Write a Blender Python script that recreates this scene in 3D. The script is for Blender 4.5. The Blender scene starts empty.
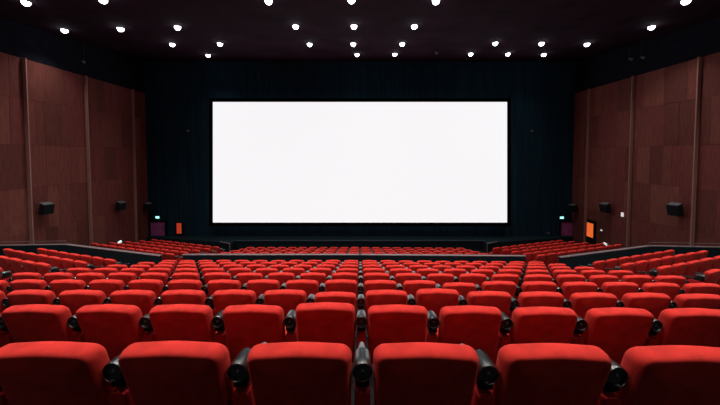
import bpy, bmesh, math, random
from mathutils import Vector, Matrix

random.seed(7)
SC = bpy.context.scene
COL = SC.collection
F, CX, CY, PITCH, EYE = 300.0, 360.0, 166.4, math.radians(2.17), 8.0
cp, sp = math.cos(PITCH), math.sin(PITCH)


def world(px, py, d):
    """pixel + distance along the view axis -> a point of the hall (used once, to survey where things stand)"""
    x = (px - CX) / F * d
    v = -(py - CY) / F * d
    return Vector((x, d * cp + v * sp, v * cp - d * sp + EYE))


def at_y(px, py, Y):
    k = 1.0
    p = world(px, py, 1.0)
    k = Y / p.y
    return Vector((p.x * k, Y, (p.z - EYE) * k + EYE))


def at_x(px, py, X):
    p = world(px, py, 1.0)
    k = X / p.x
    return Vector((X, p.y * k, (p.z - EYE) * k + EYE))


# ------------------------------------------------------------------ materials
def mat(name, col, rough=0.6, spec=0.5, metal=0.0, sheen=0.0, noise=0.0, nscale=40.0, bump=0.0, bscale=300.0,
        emit=None, estr=1.0, coat=0.0, stretch=None):
    m = bpy.data.materials.new(name)
    m.use_nodes = True
    nt = m.node_tree
    b = nt.nodes['Principled BSDF']
    b.inputs['Base Color'].default_value = (*col, 1)
    b.inputs['Roughness'].default_value = rough
    b.inputs['Specular IOR Level'].default_value = spec
    b.inputs['Metallic'].default_value = metal
    if sheen:
        b.inputs['Sheen Weight'].default_value = sheen
        b.inputs['Sheen Roughness'].default_value = 0.45
        b.inputs['Sheen Tint'].default_value = (1.0, 0.25, 0.2, 1)
    if coat:
        b.inputs['Coat Weight'].default_value = coat
    tc = nt.nodes.new('ShaderNodeTexCoord')
    src = tc.outputs['Object']
    if stretch:
        mp = nt.nodes.new('ShaderNodeMapping')
        mp.inputs['Scale'].default_value = stretch
        nt.links.new(src, mp.inputs['Vector'])
        src = mp.outputs['Vector']
    if noise:
        n = nt.nodes.new('ShaderNodeTexNoise')
        n.inputs['Scale'].default_value = nscale
        n.inputs['Detail'].default_value = 4
        nt.links.new(src, n.inputs['Vector'])
        r = nt.nodes.new('ShaderNodeValToRGB')
        r.color_ramp.elements[0].position = 0.3
        r.color_ramp.elements[1].position = 0.7
        r.color_ramp.elements[0].color = (*[c * (1 - noise) for c in col], 1)
        r.color_ramp.elements[1].color = (*[min(1, c * (1 + noise)) for c in col], 1)
        nt.links.new(n.outputs['Fac'], r.inputs['Fac'])
        nt.links.new(r.outputs['Color'], b.inputs['Base Color'])
    if bump:
        n = nt.nodes.new('ShaderNodeTexNoise')
        n.inputs['Scale'].default_value = bscale
        nt.links.new(src, n.inputs['Vector'])
        bp = nt.nodes.new('ShaderNodeBump')
        bp.inputs['Strength'].default_value = bump
        bp.inputs['Distance'].default_value = 0.01
        nt.links.new(n.outputs['Fac'], bp.inputs['Height'])
        nt.links.new(bp.outputs['Normal'], b.inputs['Normal'])
    if emit:
        b.inputs['Emission Color'].default_value = (*emit, 1)
        b.inputs['Emission Strength'].default_value = estr
    return m


M = {
    'velvet': mat('red_velvet', (0.62, 0.036, 0.028), 0.9, 0.1, sheen=0.12, noise=0.2, nscale=9, bump=0.15, bscale=260),
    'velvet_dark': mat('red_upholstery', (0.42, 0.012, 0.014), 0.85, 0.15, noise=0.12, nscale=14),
    'plastic': mat('black_gloss_plastic', (0.008, 0.011, 0.012), 0.30, 0.9, coat=0.5),
    'plastic_matt': mat('black_matt_plastic', (0.010, 0.011, 0.012), 0.6, 0.3),
    'steel': mat('brushed_steel', (0.55, 0.56, 0.58), 0.35, 0.5, metal=1.0, noise=0.1, nscale=60),
    'carpet': mat('charcoal_carpet', (0.012, 0.011, 0.013), 0.95, 0.1, noise=0.35, nscale=30, bump=0.3),
    'navy': mat('navy_fabric', (0.0060, 0.0260, 0.0420), 0.95, 0.1, noise=0.3, nscale=1.6, stretch=(3, 3, 0.15), bump=0.2, bscale=40),
    'ceiling': mat('black_acoustic_ceiling', (0.022, 0.008, 0.018), 0.95, 0.1, noise=0.35, nscale=0.8, bump=0.2, bscale=60),
    'band': mat('black_wall_and_shade', (0.007, 0.007, 0.013), 0.95, 0.1, noise=0.3, nscale=3),  # black stands in for the unlit upper side walls; also the rear wall
    'fin': mat('pale_wood_fin', (0.33, 0.165, 0.13), 0.6, 0.3, noise=0.15, nscale=6, stretch=(6, 6, 0.5)),
    'parapet': mat('blue_black_parapet', (0.006, 0.016, 0.021), 0.9, 0.15, noise=0.25, nscale=8),
    'rail': mat('grey_metal_rail', (0.18, 0.14, 0.15), 0.5, 0.4, noise=0.1, nscale=30),
    'strip': mat('blue_grey_strip', (0.05, 0.07, 0.09), 0.6, 0.3, noise=0.1),
    'screen': mat('lit_screen', (0.1, 0.1, 0.1), 0.9, 0.0, emit=(0.92, 0.91, 0.925), estr=1.0),
    'mask': mat('black_masking', (0.0015, 0.0015, 0.002), 1.0, 0.0, noise=0.2),
    'lamp': mat('lamp_lens', (0.9, 0.9, 0.9), 0.4, 0.3, emit=(0.93, 0.97, 1.0), estr=14),
    'housing': mat('lamp_housing', (0.02, 0.02, 0.022), 0.5, 0.4, noise=0.1),
    'exit': mat('exit_sign_glow', (0.3, 0.5, 0.45), 0.5, 0.3, emit=(0.35, 0.95, 0.85), estr=1.5),
    'cool': mat('cool_white_lens', (0.7, 0.75, 0.75), 0.4, 0.3, emit=(0.75, 1.0, 0.95), estr=.9),
    'orange': mat('orange_light_panel', (0.8, 0.16, 0.03), 0.6, 0.2, noise=0.3, nscale=4, emit=(0.95, 0.15, 0.03), estr=0.75),
    'orange_dim': mat('dim_orange_light_panel', (0.5, 0.05, 0.02), 0.6, 0.2, noise=0.3, nscale=4, emit=(0.60, 0.055, 0.02), estr=0.55),
    'purple': mat('purple_lit_door', (0.32, 0.07, 0.22), 0.9, 0.1, noise=0.3, nscale=3),  # purple light on the doors put into their base colour
    'black': mat('black_frame', (0.004, 0.004, 0.005), 0.8, 0.2, noise=0.2),
    'white': mat('white_glow_plate', (0.75, 0.73, 0.72), 0.5, 0.3, noise=0.05, emit=(0.95, 0.92, 0.9), estr=0.55),  # emission for lamp lens and lamp plate, and a glow painted on the switch
    'grille': mat('speaker_grille', (0.007, 0.010, 0.014), 0.8, 0.3, noise=0.3, nscale=60),
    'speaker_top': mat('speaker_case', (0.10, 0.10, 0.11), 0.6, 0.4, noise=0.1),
}
BROWNS = [mat('brown_panel', c, 0.8, 0.15, noise=0.18, nscale=3, stretch=(4, 4, 0.6), bump=0.3, bscale=55)
          for c in ((0.166, 0.048, 0.038), (0.142, 0.040, 0.032), (0.188, 0.058, 0.044), (0.158, 0.040, 0.036), (0.120, 0.035, 0.028))]
M['groove'] = mat('dark_groove', (0.02, 0.008, 0.007), 0.9, 0.1, noise=0.1)


# ------------------------------------------------------------------ mesh helpers
def box(bm, c, s, rot=None, mi=0, bevel=0.0, seg=2):
    r = bmesh.ops.create_cube(bm, size=1.0)
    vs = r['verts']
    for v in vs:
        v.co = Vector((v.co.x * s[0], v.co.y * s[1], v.co.z * s[2]))
    fs = list({f for v in vs for f in v.link_faces})
    for f in fs:
        f.material_index = mi
    if bevel:
        es = list({e for v in vs for e in v.link_edges})
        rr = bmesh.ops.bevel(bm, geom=es, offset=bevel, segments=seg, profile=0.5, affect='EDGES')
        vs = [v for v in rr['verts']]
        fs = rr['faces']
        vs = list({v for f in fs for v in f.verts} | set(vs))
        for f in {f for v in vs for f in v.link_faces}:
            f.material_index = mi
    M4 = Matrix.Translation(Vector(c)) @ (rot.to_4x4() if rot else Matrix.Identity(4))
    for v in vs:
        v.co = M4 @ v.co
    return vs


def cyl(bm, p0, p1, r0, r1=None, n=16, mi=0, caps=True):
    r1 = r0 if r1 is None else r1
    p0, p1 = Vector(p0), Vector(p1)
    d = (p1 - p0).normalized()
    q = d.to_track_quat('Z', 'Y')
    a = [bm.verts.new(p0 + q @ Vector((r0 * math.cos(2 * math.pi * i / n), r0 * math.sin(2 * math.pi * i / n), 0))) for i in range(n)]
    b = [bm.verts.new(p1 + q @ Vector((r1 * math.cos(2 * math.pi * i / n), r1 * math.sin(2 * math.pi * i / n), 0))) for i in range(n)]
    fs = [bm.faces.new((a[i], a[(i + 1) % n], b[(i + 1) % n], b[i])) for i in range(n)]
    if caps:
        fs += [bm.faces.new(a[::-1]), bm.faces.new(b)]
    for f in fs:
        f.material_index = mi
    return fs


def mesh_of(name, bm, mats, smooth=True):
    me = bpy.data.meshes.new(name)
    bmesh.ops.recalc_face_normals(bm, faces=bm.faces[:])
    bm.to_mesh(me)
    bm.free()
    for m in (mats if isinstance(mats, (list, tuple)) else [mats]):
        me.materials.append(m)
    if smooth:
        me.polygons.foreach_set('use_smooth', [True] * len(me.polygons))
        try:
            me.set_sharp_from_angle(angle=math.radians(42))
        except Exception:
            pass
    return me


def link(name, me, parent=None, loc=None):
    o = bpy.data.objects.new(name, me)
    COL.objects.link(o)
    if parent:
        o.parent = parent
    if loc is not None:
        o.location = loc
    return o


def obj(name, bm, mats, parent=None, smooth=True, loc=None):
    return link(name, mesh_of(name, bm, mats, smooth), parent, loc)


def tag(o, label=None, cat=None, group=None, kind=None):
    if label: o['label'] = label
    if cat: o['category'] = cat
    if group: o['group'] = group
    if kind: o['kind'] = kind
    return o


def empty(name, loc=(0, 0, 0), rz=0.0):
    o = bpy.data.objects.new(name, None)
    o.empty_display_size = 0.1
    COL.objects.link(o)
    o.location = loc
    o.rotation_euler = (0, 0, rz)
    return o


def copy_tree(o, parent=None):
    c = o.copy()
    COL.objects.link(c)
    c.parent = parent
    for ch in list(o.children):
        copy_tree(ch, c)
    return c


# ------------------------------------------------------------------ rows, surveyed from the photo
HALF = 15.0                       # hall half width
TOPH = 0.92                       # seat back height above its tread
TANW = 0.325                      # the side blocks fan forward
ANG = math.atan(TANW)
D0 = [1.43 + 1.055 * i for i in range(9)]
YPX = [341.0, 304.3, 289.6, 279.4, 272.4, 267.8, 264.4, 261.8, 259.9]
ROWS = []
for d, y in zip(D0, YPX):
    p, q = world(360, y, d), world(360, y, d + .022)   # the crest of the back stands a little in front of the arm ends
    ROWS.append((p.y, q.z))
FR = []
for i in range(5):
    p = world(360, 254.0 - 1.72 * i, 13.0 + 1.055 * i)
    FR.append((p.y, p.z))
XL, XR = -6.58, 6.04              # ends of the middle block
AL, AR = -8.0, 7.5                # inner ends of the side blocks


def ybend(x, y):
    if x > 0:
        y = y - 0.024 * min(x, AR)
    return y + (max(0, x - AR) + max(0, AL - x)) * TANW


# ------------------------------------------------------------------ the setting
def ceil_z(Y):
    return EYE + 4.6 + 0.09 * Y


YFAR = 21.1
YBACK = -4.0
zfront = FR[-1][1] - TOPH - 0.12   # floor before the stage
XS = [-HALF, AL, -3.0, 0.0, AR, HALF]


def tier(bm, y0, y1, z, zb):
    """one tread from the line y0 to the line y1, its riser facing the stage"""
    n = len(XS)
    A = [(x, (y0 if y0 < -3.5 else ybend(x, y0))) for x in XS]
    B = [(x, (y1 if y1 > 20 else ybend(x, y1))) for x in XS]
    for i in range(n - 1):
        t = [bm.verts.new((*A[i], z)), bm.verts.new((*A[i + 1], z)), bm.verts.new((*B[i + 1], z)), bm.verts.new((*B[i], z))]
        bm.faces.new(t)
        r = [bm.verts.new((*B[i], z)), bm.verts.new((*B[i + 1], z)), bm.verts.new((*B[i + 1], zb)), bm.verts.new((*B[i], zb))]
        bm.faces.new(r)


bm = bmesh.new()
levels = []
ry = [ROWS[0][0] - 1.06 * k for k in (3, 2, 1)]
rz_ = [ROWS[0][1] + 0.33 * k for k in (3, 2, 1)]
allrows = list(zip(ry, rz_)) + ROWS
starts = [YBACK] + [y + 0.02 for (y, z) in allrows[1:]] + []
zs = [z - TOPH for (y, z) in allrows]
for i in range(len(allrows)):
    y0 = starts[i]
    y1 = starts[i + 1] if i + 1 < len(allrows) else allrows[i][0] + 1.18
    zn = zs[i + 1] if i + 1 < len(allrows) else FR[0][1] - TOPH
    tier(bm, y0, y1, zs[i], zn)
PARY = ROWS[-1][0] + 1.18
fz = [z - TOPH for (y, z) in FR]
fy = [PARY] + [y + 0.02 for (y, z) in FR[1:]]
for i in range(5):
    y1 = fy[i + 1] if i < 4 else FR[4][0] + 0.9
    zn = fz[i + 1] if i < 4 else zfront
    tier(bm, fy[i], y1, fz[i], zn)
tier(bm, FR[4][0] + 0.9, YFAR, zfront, zfront - 0.2)
tag(obj('floor', bm, M['carpet'], smooth=False), kind='structure', label='black carpeted stepped floor under the red seats')

# ceiling
bm = bmesh.new()
vs = [(-HALF - .2, YBACK - .2, ceil_z(YBACK - .2)), (HALF + .2, YBACK - .2, ceil_z(YBACK - .2)), (HALF + .2, YFAR + .4, ceil_z(YFAR + .4)), (-HALF - .2, YFAR + .4, ceil_z(YFAR + .4))]
a = [bm.verts.new(v) for v in vs]
b = [bm.verts.new((v[0], v[1], v[2] + .15)) for v in vs]
bm.faces.new(a); bm.faces.new(b)
for i in range(4):
    bm.faces.new((a[i], a[(i + 1) % 4], b[(i + 1) % 4], b[i]))
tag(obj('ceiling', bm, M['ceiling'], smooth=False), kind='structure', label='near-black ceiling dotted with small round lamps')

# side walls: rows of timber panels of uneven width and tone, above them the light's fade painted black
LEV = [0.4, EYE - 3.5, EYE - 1.5, EYE + 0.45, EYE + 2.5, EYE + 4.3]
FIN_Y = {}
for sx, pxs in ((1, (696, 631, 587.5)), (-1, (28, 88, 134))):
    f3 = [at_x(px, 150, sx * (HALF - .09)).y for px in pxs]
    step = (f3[2] - f3[0]) / 2
    FIN_Y[sx] = [f3[0] - step * k for k in (4, 3, 2, 1)] + f3
for side, sx in (('left', -1), ('right', 1)):
    rnd = random.Random(11 if sx < 0 else 23)
    FINS = FIN_Y[sx]
    bm = bmesh.new()
    box(bm, (sx * (HALF + .12), (YBACK + YFAR) / 2, 7.2), (.16, YFAR - YBACK, 14.2), mi=5)
    for li in range(len(LEV) - 1):
        z0, z1 = LEV[li], LEV[li + 1]
        y = YBACK
        while y < YFAR - 0.05:
            w = rnd.choice((0.42, 0.55, 0.7, 0.85, 1.05))
            y1 = min(YFAR, y + w)
            nxt = min([f for f in FINS if f > y + 0.05] + [YFAR])
            if y1 > nxt - 0.25: y1 = nxt
            jag = rnd.choice((0, 0, 0, 0.05, -0.12)) if li in (1, 2) else 0
            th = 0.04 + rnd.choice((0, 0, 0.004, 0.01))
            g = 0.003 if rnd.random() < .85 else 0.02
            box(bm, (sx * (HALF + .04 - th / 2), (y + y1) / 2, (z0 + z1) / 2), (th, y1 - y - g, z1 - z0 - 0.008), mi=rnd.choice((0, 0, 1, 2, 3, 3, 4)))
            y = y1
    tag(obj('wall_' + side, bm, BROWNS + [M['band']], smooth=False), kind='structure', label='%s wall clad in reddish-brown timber panels' % side)
n = 0
for sx in (-1, 1):
    for fy_ in FIN_Y[sx]:
        n += 1
        bm = bmesh.new()
        box(bm, (sx * (HALF - .09), fy_, (LEV[0] + LEV[-1]) / 2), (.16, .05, LEV[-1] - LEV[0]), bevel=.006)
        tag(obj('trim_%d' % n, bm, M['fin'], smooth=False), kind='structure')
# far wall and rear wall
bm = bmesh.new()
box(bm, (0, YFAR + .15, 7.2), (2 * HALF + .6, .3, 15.2))
k = 60
for i in range(k):
    x = -HALF + (i + .5) * 2 * HALF / k
    cyl(bm, (x, YFAR + .0, .2), (x, YFAR + .0, 14.4), .018, n=6, caps=False)
tag(obj('wall_front', bm, M['navy']), kind='structure', label='dark navy fabric wall around the screen')
bm = bmesh.new()
box(bm, (0, YBACK - .1, 9.0), (2 * HALF + .6, .2, 9.0))
tag(obj('wall_back', bm, M['band'], smooth=False), kind='structure')

# stage
sy = at_y(360, 240.6, 19.8)
zst = sy.z
bm = bmesh.new()
Lc, Rc = at_y(231, 243, 19.3), at_y(486, 243, 19.3)


def prism(bm, pts, z0, z1, mi=0):
    a = [bm.verts.new((x, y, z0)) for x, y in pts]
    b = [bm.verts.new((x, y, z1)) for x, y in pts]
    bm.faces.new(a[::-1]).material_index = mi
    bm.faces.new(b).material_index = mi
    for i in range(len(pts)):
        j = (i + 1) % len(pts)
        bm.faces.new((a[i], a[j], b[j], b[i])).material_index = mi


prism(bm, [(-HALF + .08, YFAR - .05), (-HALF + .08, 20.8), (Lc.x, 19.35), (Lc.x, 19.8), (Rc.x, 19.8), (Rc.x, 19.35), (HALF - .08, 20.8), (HALF - .08, YFAR - .05)], zfront, zst - .03)
st = empty('stage', (0, 20, zfront))
tag(st, 'low dark stage running across under the big screen', 'stage')
o = obj('platform', bm, M['parapet'], smooth=False); o.parent = st; o.location = (0, -20, -zfront)
bm = bmesh.new()
box(bm, (0, 19.79, zst - .01), (Rc.x - Lc.x, .05, .045))
o = obj('edge_strip', bm, M['strip'], smooth=False); o.parent = st; o.location = (0, -20, -zfront); o['label'] = 'thin grey edge strip'

# stage-corner hand rails
for sx, c, px in ((-1, Lc, 'left'), (1, Rc, 'right')):
    r = empty('handrail', (c.x - sx * .0, 19.1, zfront))
    tag(r, 'short pale metal handrail at the %s corner of the stage' % px, 'handrail')
    bm = bmesh.new(); cyl(bm, (0, 0, 0), (0, 0, zst - zfront + .02), .028); obj('post', bm, M['rail'], r)
    bm = bmesh.new(); cyl(bm, (0, 0, zst - zfront), (sx * .75, .25, zst - zfront + .06), .028); obj('rail', bm, M['rail'], r)

# screen, leaning back a touch, parallel to the wall of cloth behind
SD = 20.7
tl, tr, br, bl = [world(x, y, SD) for x, y in ((213, 102), (507, 102), (507, 222.5), (213, 222.5))]
c = (tl + br) / 2
W_, H_ = (tr - tl).length, (tl - bl).length
sr = empty('cinema_screen', (c.x, c.y, bl.z - .3))
tag(sr, 'huge blank white cinema screen with thin black border on the navy wall', 'cinema screen')
R = Matrix.Rotation(-PITCH, 3, 'X')
bm = bmesh.new(); box(bm, (0, 0, c.z - bl.z + .3), (W_, .04, H_), R); obj('screen_surface', bm, M['screen'], sr, smooth=False)
bm = bmesh.new()
b_ = .26
for cc, ss in (((0, .01, H_ / 2 + b_ / 2), (W_ + 2 * b_, .07, b_)), ((0, .01, -H_ / 2 - b_ / 2), (W_ + 2 * b_, .07, b_)),
               ((W_ / 2 + b_ / 2, .01, 0), (b_, .07, H_)), ((-W_ / 2 - b_ / 2, .01, 0), (b_, .07, H_))):
    box(bm, R @ Vector(cc) + Vector((0, 0, c.z - bl.z + .3)), ss, R)
obj('masking_border', bm, M['mask'], sr, smooth=False)

# ------------------------------------------------------------------ parapets between the two seating sections
PT = at_y(360, 254.9, PARY)
ZPB = ROWS[-1][1] - TOPH


def parapet(pts, ztop, zbot, label, upper=False):
    base = Vector((pts[0][0], pts[0][1], zbot))
    r = empty('low_wall', base)
    tag(r, label, 'low wall', 'low walls in front of the rear seating')
    bm = bmesh.new(); bc = bmesh.new(); bu = bmesh.new()
    P = [Vector((x, y, 0)) for x, y in pts]
    for a, b in zip(P, P[1:]):
        d = b - a
        rot = Matrix.Rotation(math.atan2(d.y, d.x), 3, 'Z')
        m = (a + b) / 2
        box(bm, m - Vector((base.x, base.y, 0)) + Vector((0, 0, (ztop - zbot) / 2)), (d.length, .12, ztop - zbot), rot)
        box(bc, m - Vector((base.x, base.y, 0)) + Vector((0, 0, ztop - zbot + .012)), (d.length + .05, .13, .022), rot)
        if upper:
            cyl(bu, a - Vector((base.x, base.y, 0)) + Vector((0, 0, ztop - zbot + .15)), b - Vector((base.x, base.y, 0)) + Vector((0, 0, ztop - zbot + .15)), .011, n=8)
            k = max(2, int(d.length / 1.2))
            for i in range(k + 1):
                q = a.lerp(b, i / k) - Vector((base.x, base.y, 0))
                cyl(bu, q + Vector((0, 0, ztop - zbot + .03)), q + Vector((0, 0, ztop - zbot + .15)), .009, n=6)
    obj('panel', bm, M['parapet'], r, smooth=False)
    obj('capping', bc, M['rail'], r, smooth=False)
    if upper: obj('guard_rail', bu, M['rail'], r)
    else: bu.free()


ZT = PT.z
parapet([(-6.5, ybend(-6.5, PARY)), (0, PARY), (6.0, ybend(6.0, PARY))], ZT, ZPB, 'long low dark wall with grey capping behind the middle seat block')
lc = at_y(66, 243.6, 12.2)
rc = at_y(649, 243.8, 12.0)
ls, rs = (-7.3, 10.82), (7.2, 10.65)
le, re = at_x(0, 245, -HALF + .1), at_x(720, 246.3, HALF - .1)
parapet([ls, (lc.x, lc.y)], ZT, ZPB - .2, 'slanting low dark wall in front of the left side seats')
parapet([(-HALF + .08, lc.y - .15), (lc.x, lc.y)], ZT, ZPB - .2, 'low dark wall with thin guard rail meeting the left timber wall', True)
parapet([rs, (rc.x, rc.y)], ZT, ZPB - .2, 'slanting low dark wall in front of the right side seats')
parapet([(HALF - .08, rc.y - .2), (rc.x, rc.y)], ZT, ZPB - .2, 'low dark wall with thin guard rail meeting the right timber wall', True)

# ------------------------------------------------------------------ the cinema seat
REC = math.tan(math.radians(16.5))


def shear(vs, ztop):
    for v in vs:
        v.co.y += (ztop - v.co.z) * REC


def back_mesh():
    bm = bmesh.new()
    w, t, z0, z1 = .50, .105, .33, TOPH
    # a cushion: rounded outline seen from behind, rounded front and rear edges, slightly crowned faces
    nx, nz = 14, 14
    prof = []          # offsets (inset, y) from rear face to front face
    prof += [(.040, -t / 2 + .0), (.029, -t / 2 + .001), (.022, -t / 2 + .004), (.015, -t / 2 + .011), (.008, -t / 2 + .023), (.003, -t / 2 + .038), (.000, -t / 2 + .056)]
    r2 = .030
    for i in range(6):
        a = math.pi / 2 * i / 5
        prof.append((r2 * (1 - math.cos(a)), t / 2 - r2 * (1 - math.sin(a))))

    def outline(ins):
        pts = []
        R_ = .062
        hw, top, bot = w / 2 - ins, z1 - ins, z0 + ins
        rr = max(.012, R_ - ins)
        for cx_, cz_, a0 in ((hw - rr, top - rr, 0), (-hw + rr, top - rr, 90), (-hw + rr, bot + rr, 180), (hw - rr, bot + rr, 270)):
            for k in range(7):
                a = math.radians(a0 + 15 * k)
                pts.append([cx_ + rr * math.cos(a), cz_ + rr * math.sin(a)])
        # extra points along the top for a soft crown
        out = []
        for i, p in enumerate(pts):
            out.append(p)
            q = pts[(i + 1) % len(pts)]
            if abs(q[0] - p[0]) > .1 or abs(q[1] - p[1]) > .1:
                for k in range(1, 8):
                    out.append([p[0] + (q[0] - p[0]) * k / 8, p[1] + (q[1] - p[1]) * k / 8])
        for p in out:
            if p[1] > (top + bot) / 2:
                p[1] += .006 * math.cos(p[0] / w * 6.5) * (p[1] - bot) / (top - bot)
            taper = 1 - .05 * (z1 - p[1]) / (z1 - z0)
            p[0] *= taper
        return out
    rings = []
    for ins, y in prof:
        rings.append([bm.verts.new((p[0], y, p[1])) for p in outline(ins)])
    n = len(rings[0])
    for a, b in zip(rings, rings[1:]):
        for i in range(n):
            bm.faces.new((a[i], a[(i + 1) % n], b[(i + 1) % n], b[i]))
    for ring, sgn, y in ((rings[0], -1, -t / 2), (rings[-1], 1, t / 2)):
        inner = []
        cen = Vector((0, 0, (z0 + z1) / 2))
        prev = ring
        for s, off in ((.8, .006), (.45, .012)):
            cur = []
            for v in ring:
                c_ = Vector((v.co.x * s, v.co.y + sgn * off, cen.z + (v.co.z - cen.z) * s))
                cur.append(bm.verts.new(c_))
            for i in range(n):
                bm.faces.new((prev[i], prev[(i + 1) % n], cur[(i + 1) % n], cur[i]))
            prev = cur
        bm.faces.new(prev)
    shear(bm.verts, TOPH)
    for v in bm.verts: v.co.y -= .018
    return mesh_of('backrest', bm, M['velvet'])


def cushion_mesh():
    bm = bmesh.new()
    box(bm, (0, .33, .37), (.46, .12, .34), Matrix.Rotation(math.radians(10), 3, 'X'), bevel=.035, seg=4)
    return mesh_of('seat_cushion', bm, M['velvet'])


def arm_mesh():
    """shiny black rounded arm whose drum-shaped rear end pokes out between the seat backs"""
    bm = bmesh.new()
    zc = TOPH - .142
    n = 20
    ring = []
    # (y, z centre, half width, half height)
    secs = [(.012, zc, .042, .042), (.0, zc, .046, .046), (.013, zc, .050, .050), (.05, zc, .047, .047), (.13, zc - .003, .042, .042), (.138, zc - .012, .036, .034), (.15, zc - .07, .030, .024), (.34, zc - .11, .026, .018), (.40, zc - .115, .018, .012), (.41, zc - .116, .006, .005)]
    prev = None
    for y, z, a, b in secs:
        cur = [bm.verts.new((a * math.cos(2 * math.pi * i / n), y, z + b * math.sin(2 * math.pi * i / n))) for i in range(n)]
        if prev:
            for i in range(n): bm.faces.new((prev[i], prev[(i + 1) % n], cur[(i + 1) % n], cur[i]))
        else:
            bm.faces.new(cur[::-1])
        prev = cur
    bm.faces.new(prev)
    return mesh_of('armrest', bm, M['plastic'])


def armbox_mesh():
    bm = bmesh.new()
    zc = TOPH - .142
    box(bm, (0, .10, zc - .072), (.074, .14, .06), bevel=.012)
    return mesh_of('bracket', bm, M['plastic_matt'])


def pin_mesh():
    bm = bmesh.new()
    zc = TOPH - .142
    cyl(bm, (.0, .006, zc + .004), (.0, .016, zc + .004), .0065, .0075, n=10)
    return mesh_of('pin', bm, M['steel'])


def side_mesh():
    bm = bmesh.new()
    zt = TOPH - .26
    box(bm, (0, .13, zt / 2 + .01), (.078, .32, zt - .02), bevel=.018, seg=3)
    shear(bm.verts, TOPH - .4)
    for v in bm.verts: v.co.y = max(v.co.y, .02)
    return mesh_of('side_panel', bm, M['velvet_dark'])


ME = dict(back=back_mesh(), cush=cushion_mesh(), arm=arm_mesh(), box=armbox_mesh(), pin=pin_mesh(), side=side_mesh())


def make_seat(extra_arm=False):
    r = empty('cinema_chair')
    link('backrest', ME['back'], r)
    link('seat_cushion', ME['cush'], r)
    for x in ((.3, -.3) if extra_arm else (.3,)):
        s = link('side_panel', ME['side'], r, (x, 0, 0))
        a = link('armrest', ME['arm'], r, (x, 0, 0)); a['label'] = 'glossy black armrest with round end'
        link('bracket', ME['box'], a); p = link('pin', ME['pin'], a); p['label'] = 'small bright pin'
    return r


proto, proto2 = make_seat(), make_seat(True)
used = {False: False, True: False}
ORD = ['', 'first', 'second', 'third', 'fourth', 'fifth', 'sixth', 'seventh', 'eighth', 'ninth', 'tenth', 'eleventh', 'twelfth']


def place(x, y, z, rz, label, group, extra=False, dz=0.0, tilt=0.0):
    src = proto2 if extra else proto
    if used[extra]: o = copy_tree(src)
    else: o = src; used[extra] = True
    o.location = (x, y, z)
    o.rotation_euler = (0, 0, rz)
    for ch in o.children:
        if ch.name.startswith('backrest'):
            ch.location.z = dz
            ch.rotation_euler.x = tilt
            break
    tag(o, label, 'cinema seat', group)
    return o


# a few seat backs stand a little higher or lower in the photo
SPECIAL = {(1, -1): (.018, 'slightly raised'), (2, -1): (-.024, 'slightly sunken'), (2, 2): (.024, 'slightly raised'),
           (3, 3): (-.03, 'slightly sunken')}
NSEAT = 0
rr = random.Random(3)
rowname = ['nearest row', 'second row from camera', 'third row from camera', 'fourth row from camera', 'fifth row from camera',
           'sixth row from camera', 'seventh row from camera', 'second row behind the low wall', 'row just behind the low wall']


def vis_x(Y):
    return 1.2 * Y + .35


XC = .012
for n, (Y, Zt) in enumerate(ROWS):
    for k in list(range(-11, 0)) + list(range(1, 11)):
        x = XC + (k - .5 if k > 0 else k + .5) * .6
        if abs(x) > vis_x(Y) + .1: continue
        y = ybend(x, Y)
        dz, word = SPECIAL.get((n, k), (rr.uniform(-.004, .004), ''))
        side = 'right' if k > 0 else 'left'
        lab = 'red %scinema seat, %s, %s %s of the centre line' % (word + ' ' if word else '', rowname[n], ORD[abs(k)], side)
        rz = rr.uniform(-.006, .006) - (.024 if k > 0 else 0)
        place(x, y, Zt - TOPH, rz, lab, 'red seats of the middle block', extra=(k == -11), dz=dz)
        NSEAT += 1
wingname = {5: 'fourth row behind low wall', 6: 'third row behind low wall', 7: 'second row behind low wall', 8: 'row just behind low wall'}
for n, (Y, Zt) in enumerate(ROWS):
    if n < 5: continue
    for sgn, X0, side in ((-1, AL, 'left'), (1, AR, 'right')):
        for k in range(7):
            s = .33 + .6 * k
            x = X0 + sgn * s * math.cos(ANG)
            y = ybend(X0, Y) + s * math.sin(ANG)
            if abs(x) > vis_x(y) + .2: continue
            lab = 'red cinema seat in %s side block, %s, %s from the aisle' % (side, wingname[n], ORD[k + 1])
            place(x, y, Zt - TOPH, sgn * ANG, lab, 'red seats of the side blocks', extra=(k == 0 and sgn > 0) or (k == 6 and sgn < 0), dz=rr.uniform(-.006, .006))
            NSEAT += 1
print('rear seats', NSEAT)
frn = ['first row beyond low wall', 'second row beyond low wall', 'third row beyond low wall', 'fourth row beyond low wall', 'farthest row before stage']
rest = []
cand = []
for n, (Y, Zt) in enumerate(FR):
    for k in list(range(-11, 0)) + list(range(1, 11)):
        x = XC + (k - .5 if k > 0 else k + .5) * .6
        side = 'right' if k > 0 else 'left'
        cand.append((n, abs(x), x, ybend(x, Y), Zt, -.024 if k > 0 else 0, 'red cinema seat, %s, %s %s of centre line' % (frn[n], ORD[abs(k)], side), 'red seats of the middle block beyond the low wall', k == -11))
    for sgn, X0, side in ((-1, AL, 'left'), (1, AR, 'right')):
        for k in range(9):
            s = .33 + .6 * k
            x = X0 + sgn * s * math.cos(ANG)
            y = ybend(X0, Y) + s * math.sin(ANG)
            cand.append((n, 50 + k, x, y, Zt, sgn * ANG, 'red cinema seat in %s wing, %s, %s from aisle' % (side, frn[n], ORD[k + 1]), 'red seats of the side wings beyond the low wall', (k == 0 and sgn > 0) or (k == 8 and sgn < 0)))
cand.sort(key=lambda c: (c[1] >= 50, -c[0] if c[1] < 50 else c[1], c[1]))
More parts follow.
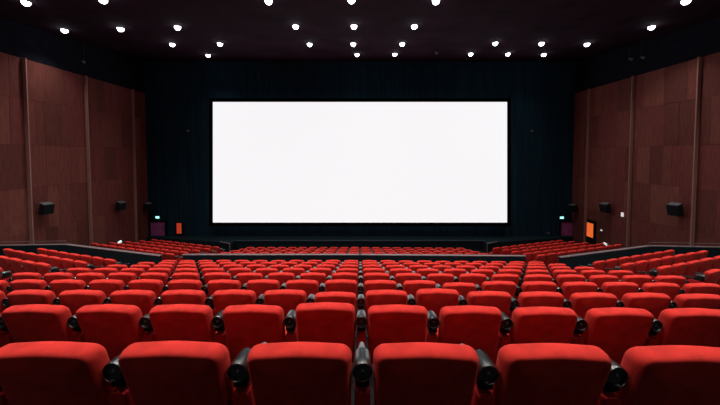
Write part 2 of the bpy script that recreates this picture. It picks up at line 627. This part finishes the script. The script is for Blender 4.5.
for c in cand:
    if NSEAT < 300:
        place(c[2], c[3], c[4] - TOPH, c[5], c[6], c[7], extra=c[8]); NSEAT += 1
    else:
        rest.append(c)
print('seats', NSEAT, 'rest', len(rest))
if rest:
    bm = bmesh.new()
    for c in rest:
        mtx = Matrix.Translation((c[2], c[3], c[4] - TOPH)) @ Matrix.Rotation(c[5], 4, 'Z')
        for key, mi in (('back', 0), ('cush', 0), ('arm', 1), ('side', 2)):
            me = ME[key]
            n0 = len(bm.verts)
            f0 = len(bm.faces)
            bm.from_mesh(me)
            bm.verts.ensure_lookup_table(); bm.faces.ensure_lookup_table()
            m2 = mtx @ (Matrix.Translation((.3, 0, 0)) if key in ('arm', 'side') else Matrix.Identity(4))
            for v in bm.verts[n0:]: v.co = m2 @ v.co
            for f in bm.faces[f0:]: f.material_index = mi
    o = obj('cinema_seats', bm, [M['velvet'], M['plastic'], M['velvet_dark']])
    tag(o, 'distant rows of red seats in the side wings beyond the low wall', 'cinema seats', kind='stuff')

# ------------------------------------------------------------------ wall speakers
def speaker(p, s, sx, label):
    r = empty('wall_speaker', p)
    tag(r, label, 'speaker', 'speakers along the side walls')
    rot = Matrix.Rotation(sx * math.radians(14), 3, 'Z') @ Matrix.Rotation(sx * math.radians(-16), 3, 'Y')
    # body: wedge, front grille tilted down to the seats
    bm = bmesh.new()
    w, h, d = .44 * s, .53 * s, .34 * s
    vs = [(-d / 2, -w / 2, -h / 2 * .8), (-d / 2, w / 2, -h / 2 * .8), (-d / 2, w / 2, h / 2), (-d / 2, -w / 2, h / 2),
          (d / 2, -w * .4, -h / 2), (d / 2, w * .4, -h / 2), (d / 2, w * .4, h / 2), (d / 2, -w * .4, h / 2)]
    v = [bm.verts.new(rot @ Vector((c[0] * sx, c[1], c[2]))) for c in vs]
    for f in ((0, 1, 2, 3), (7, 6, 5, 4), (0, 4, 5, 1), (1, 5, 6, 2), (3, 7, 4, 0)): bm.faces.new([v[i] for i in f])
    tp = bm.faces.new([v[i] for i in (2, 6, 7, 3)])
    bmesh.ops.bevel(bm, geom=bm.edges[:], offset=.015, segments=2, affect='EDGES')
    obj('case', bm, M['plastic_matt'], r)
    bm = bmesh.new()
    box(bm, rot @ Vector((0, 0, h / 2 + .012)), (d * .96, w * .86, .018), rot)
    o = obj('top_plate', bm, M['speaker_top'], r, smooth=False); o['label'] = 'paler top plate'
    bm = bmesh.new()
    box(bm, rot @ Vector((-sx * (d / 2 + .008), 0, .02)), (.02, w * .9, h * .78), rot)
    obj('grille', bm, M['grille'], r, smooth=False)
    bm = bmesh.new()
    box(bm, (sx * (HALF - .03 - abs(p.x) - .05), 0, 0), (.1, .12, .16))
    cyl(bm, (0, 0, 0), (sx * (HALF - .03 - abs(p.x)), 0, 0), .03, n=8)
    obj('bracket', bm, M['black'], r)


for px, py, s, lab in ((46, 209, 1.0, 'black wall speaker on the left wall, nearest and largest of its three'),
                       (120.5, 206.3, 1.0, 'black wall speaker on left wall, middle of its three'),
                       (147.5, 207, 1.0, 'black wall speaker at the far end of the left wall'),
                       (675.5, 210, 1.08, 'black wall speaker on the right wall, nearest and largest of its three'),
                       (605.5, 208, 1.05, 'black wall speaker on right wall, middle one above the orange panel'),
                       (573.5, 208.5, 1.0, 'black wall speaker at the far end of the right wall')):
    sx = -1 if px < 360 else 1
    p = at_x(px, py, sx * (HALF - .30))
    p.y = min(p.y, YFAR - .45)
    speaker(p, s, sx, lab)

# ------------------------------------------------------------------ doors, signs, plates
def quad_on_front(px0, py0, px1, py1):
    a, b = at_y(px0, py0, YFAR), at_y(px1, py1, YFAR)
    return a, b


nd = 0
for (x0, y0, x1, y1) in ((151.5, 222, 166, 238.3), (560.5, 222, 571.5, 238.5)):
    nd += 1
    a, b = quad_on_front(x0, y0, x1, y1)
    bz = max(b.z, zst)
    bm = bmesh.new(); box(bm, ((a.x + b.x) / 2, YFAR - .07, (a.z + bz) / 2), (abs(b.x - a.x), .06, a.z - bz), bevel=.01)
    d = obj('door_%d' % nd, bm, M['purple'], smooth=False); tag(d, 'dim door painted with purple light beside the %s end of the screen wall' % ('left' if nd == 1 else 'right'), kind='structure')
    bm = bmesh.new()
    for cc, ss in ((((a.x + b.x) / 2, YFAR - .07, a.z + .06), (abs(b.x - a.x) + .24, .1, .12)), ((a.x - .06, YFAR - .07, (a.z + bz) / 2), (.12, .1, a.z - bz)), ((b.x + .06, YFAR - .07, (a.z + bz) / 2), (.12, .1, a.z - bz))):
        box(bm, cc, ss)
    obj('door_frame', bm, M['black'], d, smooth=False)
for px, py, side in ((157.7, 217.3, 'left'), (561.6, 217.6, 'right')):
    p = at_y(px, py, YFAR - .12)
    r = empty('exit_sign', p); tag(r, 'small glowing green exit light over the purple-lit %s door' % side, 'exit sign', 'exit signs on the screen wall')
    bm = bmesh.new(); box(bm, (0, .03, 0), (.34, .1, .22), bevel=.01); obj('case', bm, M['black'], r, smooth=False)
    bm = bmesh.new(); box(bm, (0, -.03, 0), (.26, .02, .15), bevel=.005); obj('light_panel', bm, M['exit'], r, smooth=False)
# small orange panel on the screen wall, left
p = at_y(179.2, 228.3, YFAR - .1)
r = empty('orange_panel', p); tag(r, 'narrow dim orange panel on the navy wall right of the purple-lit left door', 'light panel')
bm = bmesh.new(); box(bm, (0, .03, 0), (.50, .08, .92)); obj('frame', bm, M['black'], r, smooth=False)
bm = bmesh.new(); box(bm, (0, -.02, 0), (.33, .03, .74), bevel=.01); obj('face', bm, M['orange_dim'], r, smooth=False)
# dark doorway with glowing orange panel on the right wall
p = at_x(591.6, 230, HALF - .02)
p1, p0 = at_x(587.6, 222, HALF - .02), at_x(596.3, 222, HALF - .02)
zb = at_x(592, 243.5, HALF).z
bm = bmesh.new(); box(bm, (HALF - .04, (p0.y + p1.y) / 2, (p0.z + .05 + zb) / 2), (.06, p1.y - p0.y, p0.z + .05 - zb), bevel=.01)
d = obj('door_3', bm, M['black'], smooth=False); tag(d, 'dark doorway in the right timber wall', kind='structure')
r = empty('orange_panel', (HALF - .1, p.y, p.z)); tag(r, 'bright orange lit panel on the dark door in the right wall', 'light panel')
bm = bmesh.new(); box(bm, (0.01, 0, 0), (.05, (p1.y - p0.y) * .78, .95), bevel=.01); obj('frame', bm, M['black'], r, smooth=False)
bm = bmesh.new(); box(bm, (-.03, 0, 0), (.03, (p1.y - p0.y) * .72, .90), bevel=.01); obj('face', bm, M['orange'], r, smooth=False)
# wall plates / small lamps
for px, py, sx, h, w, name, lab in ((622.3, 214.6, 1, .24, .14, 'wall_plate', 'small white upright lamp plate on right wall between two speakers'),
                                    (601.3, 230.3, 1, .08, .10, 'light_switch', 'tiny switch with painted glow beside the dark door in the right wall')):
    p = at_x(px, py, sx * (HALF - .05))
    r = empty(name, p); tag(r, lab, 'wall plate')
    bm = bmesh.new(); box(bm, (0, 0, 0), (.05, w, h), bevel=.01); obj('plate', bm, M['white'], r, smooth=False)
    bm = bmesh.new(); box(bm, (-sx * .03, 0, 0), (.02, w * .4, h * .4), bevel=.004); obj('cover', bm, M['white'], r, smooth=False)
for px, py, sx, lab in ((119.4, 242.2, -1, 'small bright step lamp low on the left timber wall'), (605.6, 244.2, 1, 'small bright step lamp low on the right timber wall')):
    p = at_x(px, py, sx * (HALF - .14))
    r = empty('step_lamp', p); tag(r, lab, 'lamp', 'step lamps low on the side walls')
    bm = bmesh.new(); box(bm, (sx * .05, 0, .0), (.08, .3, .12), bevel=.01); obj('case', bm, M['rail'], r, smooth=False)
    bm = bmesh.new(); cyl(bm, (0, -.11, -.02), (0, .11, .02), .06, .075, n=14); obj('lens', bm, M['cool'] if sx < 0 else M['white'], r)
# little fixtures: a spot on each side of the screen wall, a sensor by the right door
for px, py, lab in ((187.6, 130.8, 'tiny grey sensor high on the navy wall left of the screen'), (532, 131, 'tiny grey sensor high on the navy wall right of the screen'), (548.5, 233.3, 'tiny pale box low on the navy wall beside the right purple-lit door')):
    p = at_y(px, py, YFAR - .1)
    r = empty('wall_sensor', p); tag(r, lab, 'sensor')
    bm = bmesh.new(); box(bm, (0, .03, 0), (.16, .1, .14), bevel=.01); obj('case', bm, M['speaker_top'], r, smooth=False)
    bm = bmesh.new(); cyl(bm, (0, -.03, 0), (0, -.06, 0), .04, n=10); obj('lens', bm, M['rail'], r)


# ------------------------------------------------------------------ ceiling lamps
def ceil_at(px, py):
    p = world(px, py, 1.0); dz = p.z - EYE
    k = 4.6 / (dz - .09 * p.y)
    return Vector((p.x * k, p.y * k, EYE + dz * k))


SEEN = [(26, 1.5, 'far left, at the top edge'), (64.5, 29.5, 'leftmost of the second rank'), (120.5, 28, 'second from left wall'),
        (177.5, 26.5, 'above the pair at the screen wall left end'), (172.3, 43.7, 'brightest left one, before the screen wall'), (220, 43.3, 'upper one of the small left pair'),
        (208.3, 54.8, 'lower one of the small left pair'), (268.5, 0, 'at top edge, left of the centre file'), (295.6, 25.6, 'middle of the file slanting left of centre'),
        (309.6, 43.6, 'lowest of the file slanting left of centre'), (354, 25.5, 'uppermost of the three stacked at the centre'), (353.3, 43.4, 'middle of the three stacked at the centre'), (357, 54, 'lowest of the three stacked at the centre'),
        (351.5, -1, 'at top edge over the centre file'), (436, 0, 'at top edge, right of the centre file'), (414.3, 25.5, 'uppermost of the file slanting right of centre'), (402.3, 43.3, 'middle of the file slanting right of centre'),
        (394.8, 53.6, 'lowest of the file slanting right of centre'), (470.7, 53.4, 'alone above the right end of the screen'), (495.3, 42.6, 'upper left one of the right cluster'), (508, 53.4, 'lower left one of the right cluster'),
        (541.5, 42.8, 'upper right one of the right cluster'), (543.7, 54, 'lower right one of the right cluster'), (587, 43.6, 'alone near the far right corner'), (651.6, 26.3, 'alone nearest above the right timber wall'),
        (686, 0, 'at the top right edge'), (103, -1, 'at top edge, left part')]


def lamp(p, label, light=None):
    r = empty('ceiling_lamp', p)
    tag(r, label, 'ceiling lamp', 'small round lamps in the ceiling')
    link('housing', LH, r); link('lens', LL, r)
    sl = link('spot', light or SPOT, r, (0, 0, -.16))
    return r


bm = bmesh.new()
cyl(bm, (0, 0, .06), (0, 0, -.03), .14, .14, n=20, caps=False)
cyl(bm, (0, 0, .06), (0, 0, -.03), .155, .155, n=20, caps=False)
for rr_, z_ in ((0, -.03),):
    a = [bm.verts.new((.14 * math.cos(2 * math.pi * i / 20), .14 * math.sin(2 * math.pi * i / 20), z_)) for i in range(20)]
    b = [bm.verts.new((.155 * math.cos(2 * math.pi * i / 20), .155 * math.sin(2 * math.pi * i / 20), z_)) for i in range(20)]
    for i in range(20): bm.faces.new((a[i], a[(i + 1) % 20], b[(i + 1) % 20], b[i]))
LH = mesh_of('housing', bm, M['housing'])
bm = bmesh.new()
bmesh.ops.create_uvsphere(bm, u_segments=18, v_segments=10, radius=.13)
for v in bm.verts: v.co.z = v.co.z * 1.0 - .03
LL = mesh_of('lens', bm, M['lamp'])
SPOT = bpy.data.lights.new('spot', 'SPOT')
SPOT.energy = 480
SPOT.spot_size = math.radians(108)
SPOT.spot_blend = 1.0
SPOT.shadow_soft_size = 0.12
SPOT.color = (1.0, 0.95, 0.90)
DIM = SPOT.copy(); DIM.energy = 205     # the lamps next to the screen are dimmed
for px, py, w in SEEN:
    q = ceil_at(px, py)
    lamp(q, 'round white ceiling lamp, ' + w, DIM if q.y > 14.5 else SPOT)
# the same ceiling grid goes on over the rear seats, unseen, plus an added rear rank
rows_y = [8.4, 6.0, 3.6, 1.3, -1.2]
FILL_RANK = {-1.2: (-10.4, -3.4, 3.4, 10.4)}  # dim rank behind the camera, added to lighten the seat backs
for j, Y in enumerate(rows_y):
    for i, X in enumerate(FILL_RANK.get(Y, (-13.4, -10.4, -6.8, -3.4, 0, 3.4, 6.8, 10.4, 13.4))):
        lamp(Vector((X, Y + abs(X) * .06, ceil_z(Y + abs(X) * .06))), 'round white ceiling lamp above the rear seats, unseen; hindmost rank added as fill', DIM if Y < 0 else SPOT)

# little dark fixtures hanging at the edge of the ceiling
for px, py, lab in ((84.5, 61, 'tiny pale fixture hanging at the left end of ceiling'), (436, 52.5, 'tiny dark hook-shaped fixture under ceiling above the screen'), (629, 58.5, 'tiny glinting fixture under ceiling before the right wall'), (641, 57, 'second tiny glinting fixture under ceiling before the right wall')):
    p = ceil_at(px, py - 2)
    if abs(p.x) > HALF - .3: p = at_x(px, py, math.copysign(HALF - .4, p.x)); 
    p.y = min(p.y, YFAR - .5)
    top = ceil_z(p.y)
    r = empty('ceiling_fixture', (p.x, p.y, top)); tag(r, lab, 'fixture')
    L = max(.1, top - at_y(px, py, p.y).z)
    bm = bmesh.new(); cyl(bm, (0, 0, 0), (0, 0, -L), .015, n=8); obj('stem', bm, M['plastic_matt'], r)
    bm = bmesh.new(); cyl(bm, (-.05, -.05, -L), (.08, -.12, -L - .10), .05, .07, n=12); obj('head', bm, M['speaker_top'], r)

# ------------------------------------------------------------------ world, camera, view
w = bpy.data.worlds.new('world'); SC.world = w; w.use_nodes = True
w.node_tree.nodes['Background'].inputs['Color'].default_value = (0.02, 0.03, 0.05, 1)
w.node_tree.nodes['Background'].inputs['Strength'].default_value = 0.0
cam = bpy.data.cameras.new('camera')
cam.sensor_width = 36
cam.lens = F / 720 * 36
cam.shift_y = -(202.5 - CY) / 720
cam.clip_start = .05
co = bpy.data.objects.new('camera', cam); COL.objects.link(co)
co.location = (0, 0, EYE)
co.rotation_euler = (math.pi / 2 - PITCH, 0, 0)
SC.camera = co
SC.view_settings.view_transform = 'Standard'
SC.view_settings.look = 'None'
SC.view_settings.gamma = 1
SC.view_settings.exposure = 0
SC.cycles.use_denoising = True
SC.cycles.max_bounces = 6
SC.cycles.sample_clamp_indirect = 3
print('ROWS', [(round(a, 2), round(b - EYE, 2)) for a, b in ROWS])
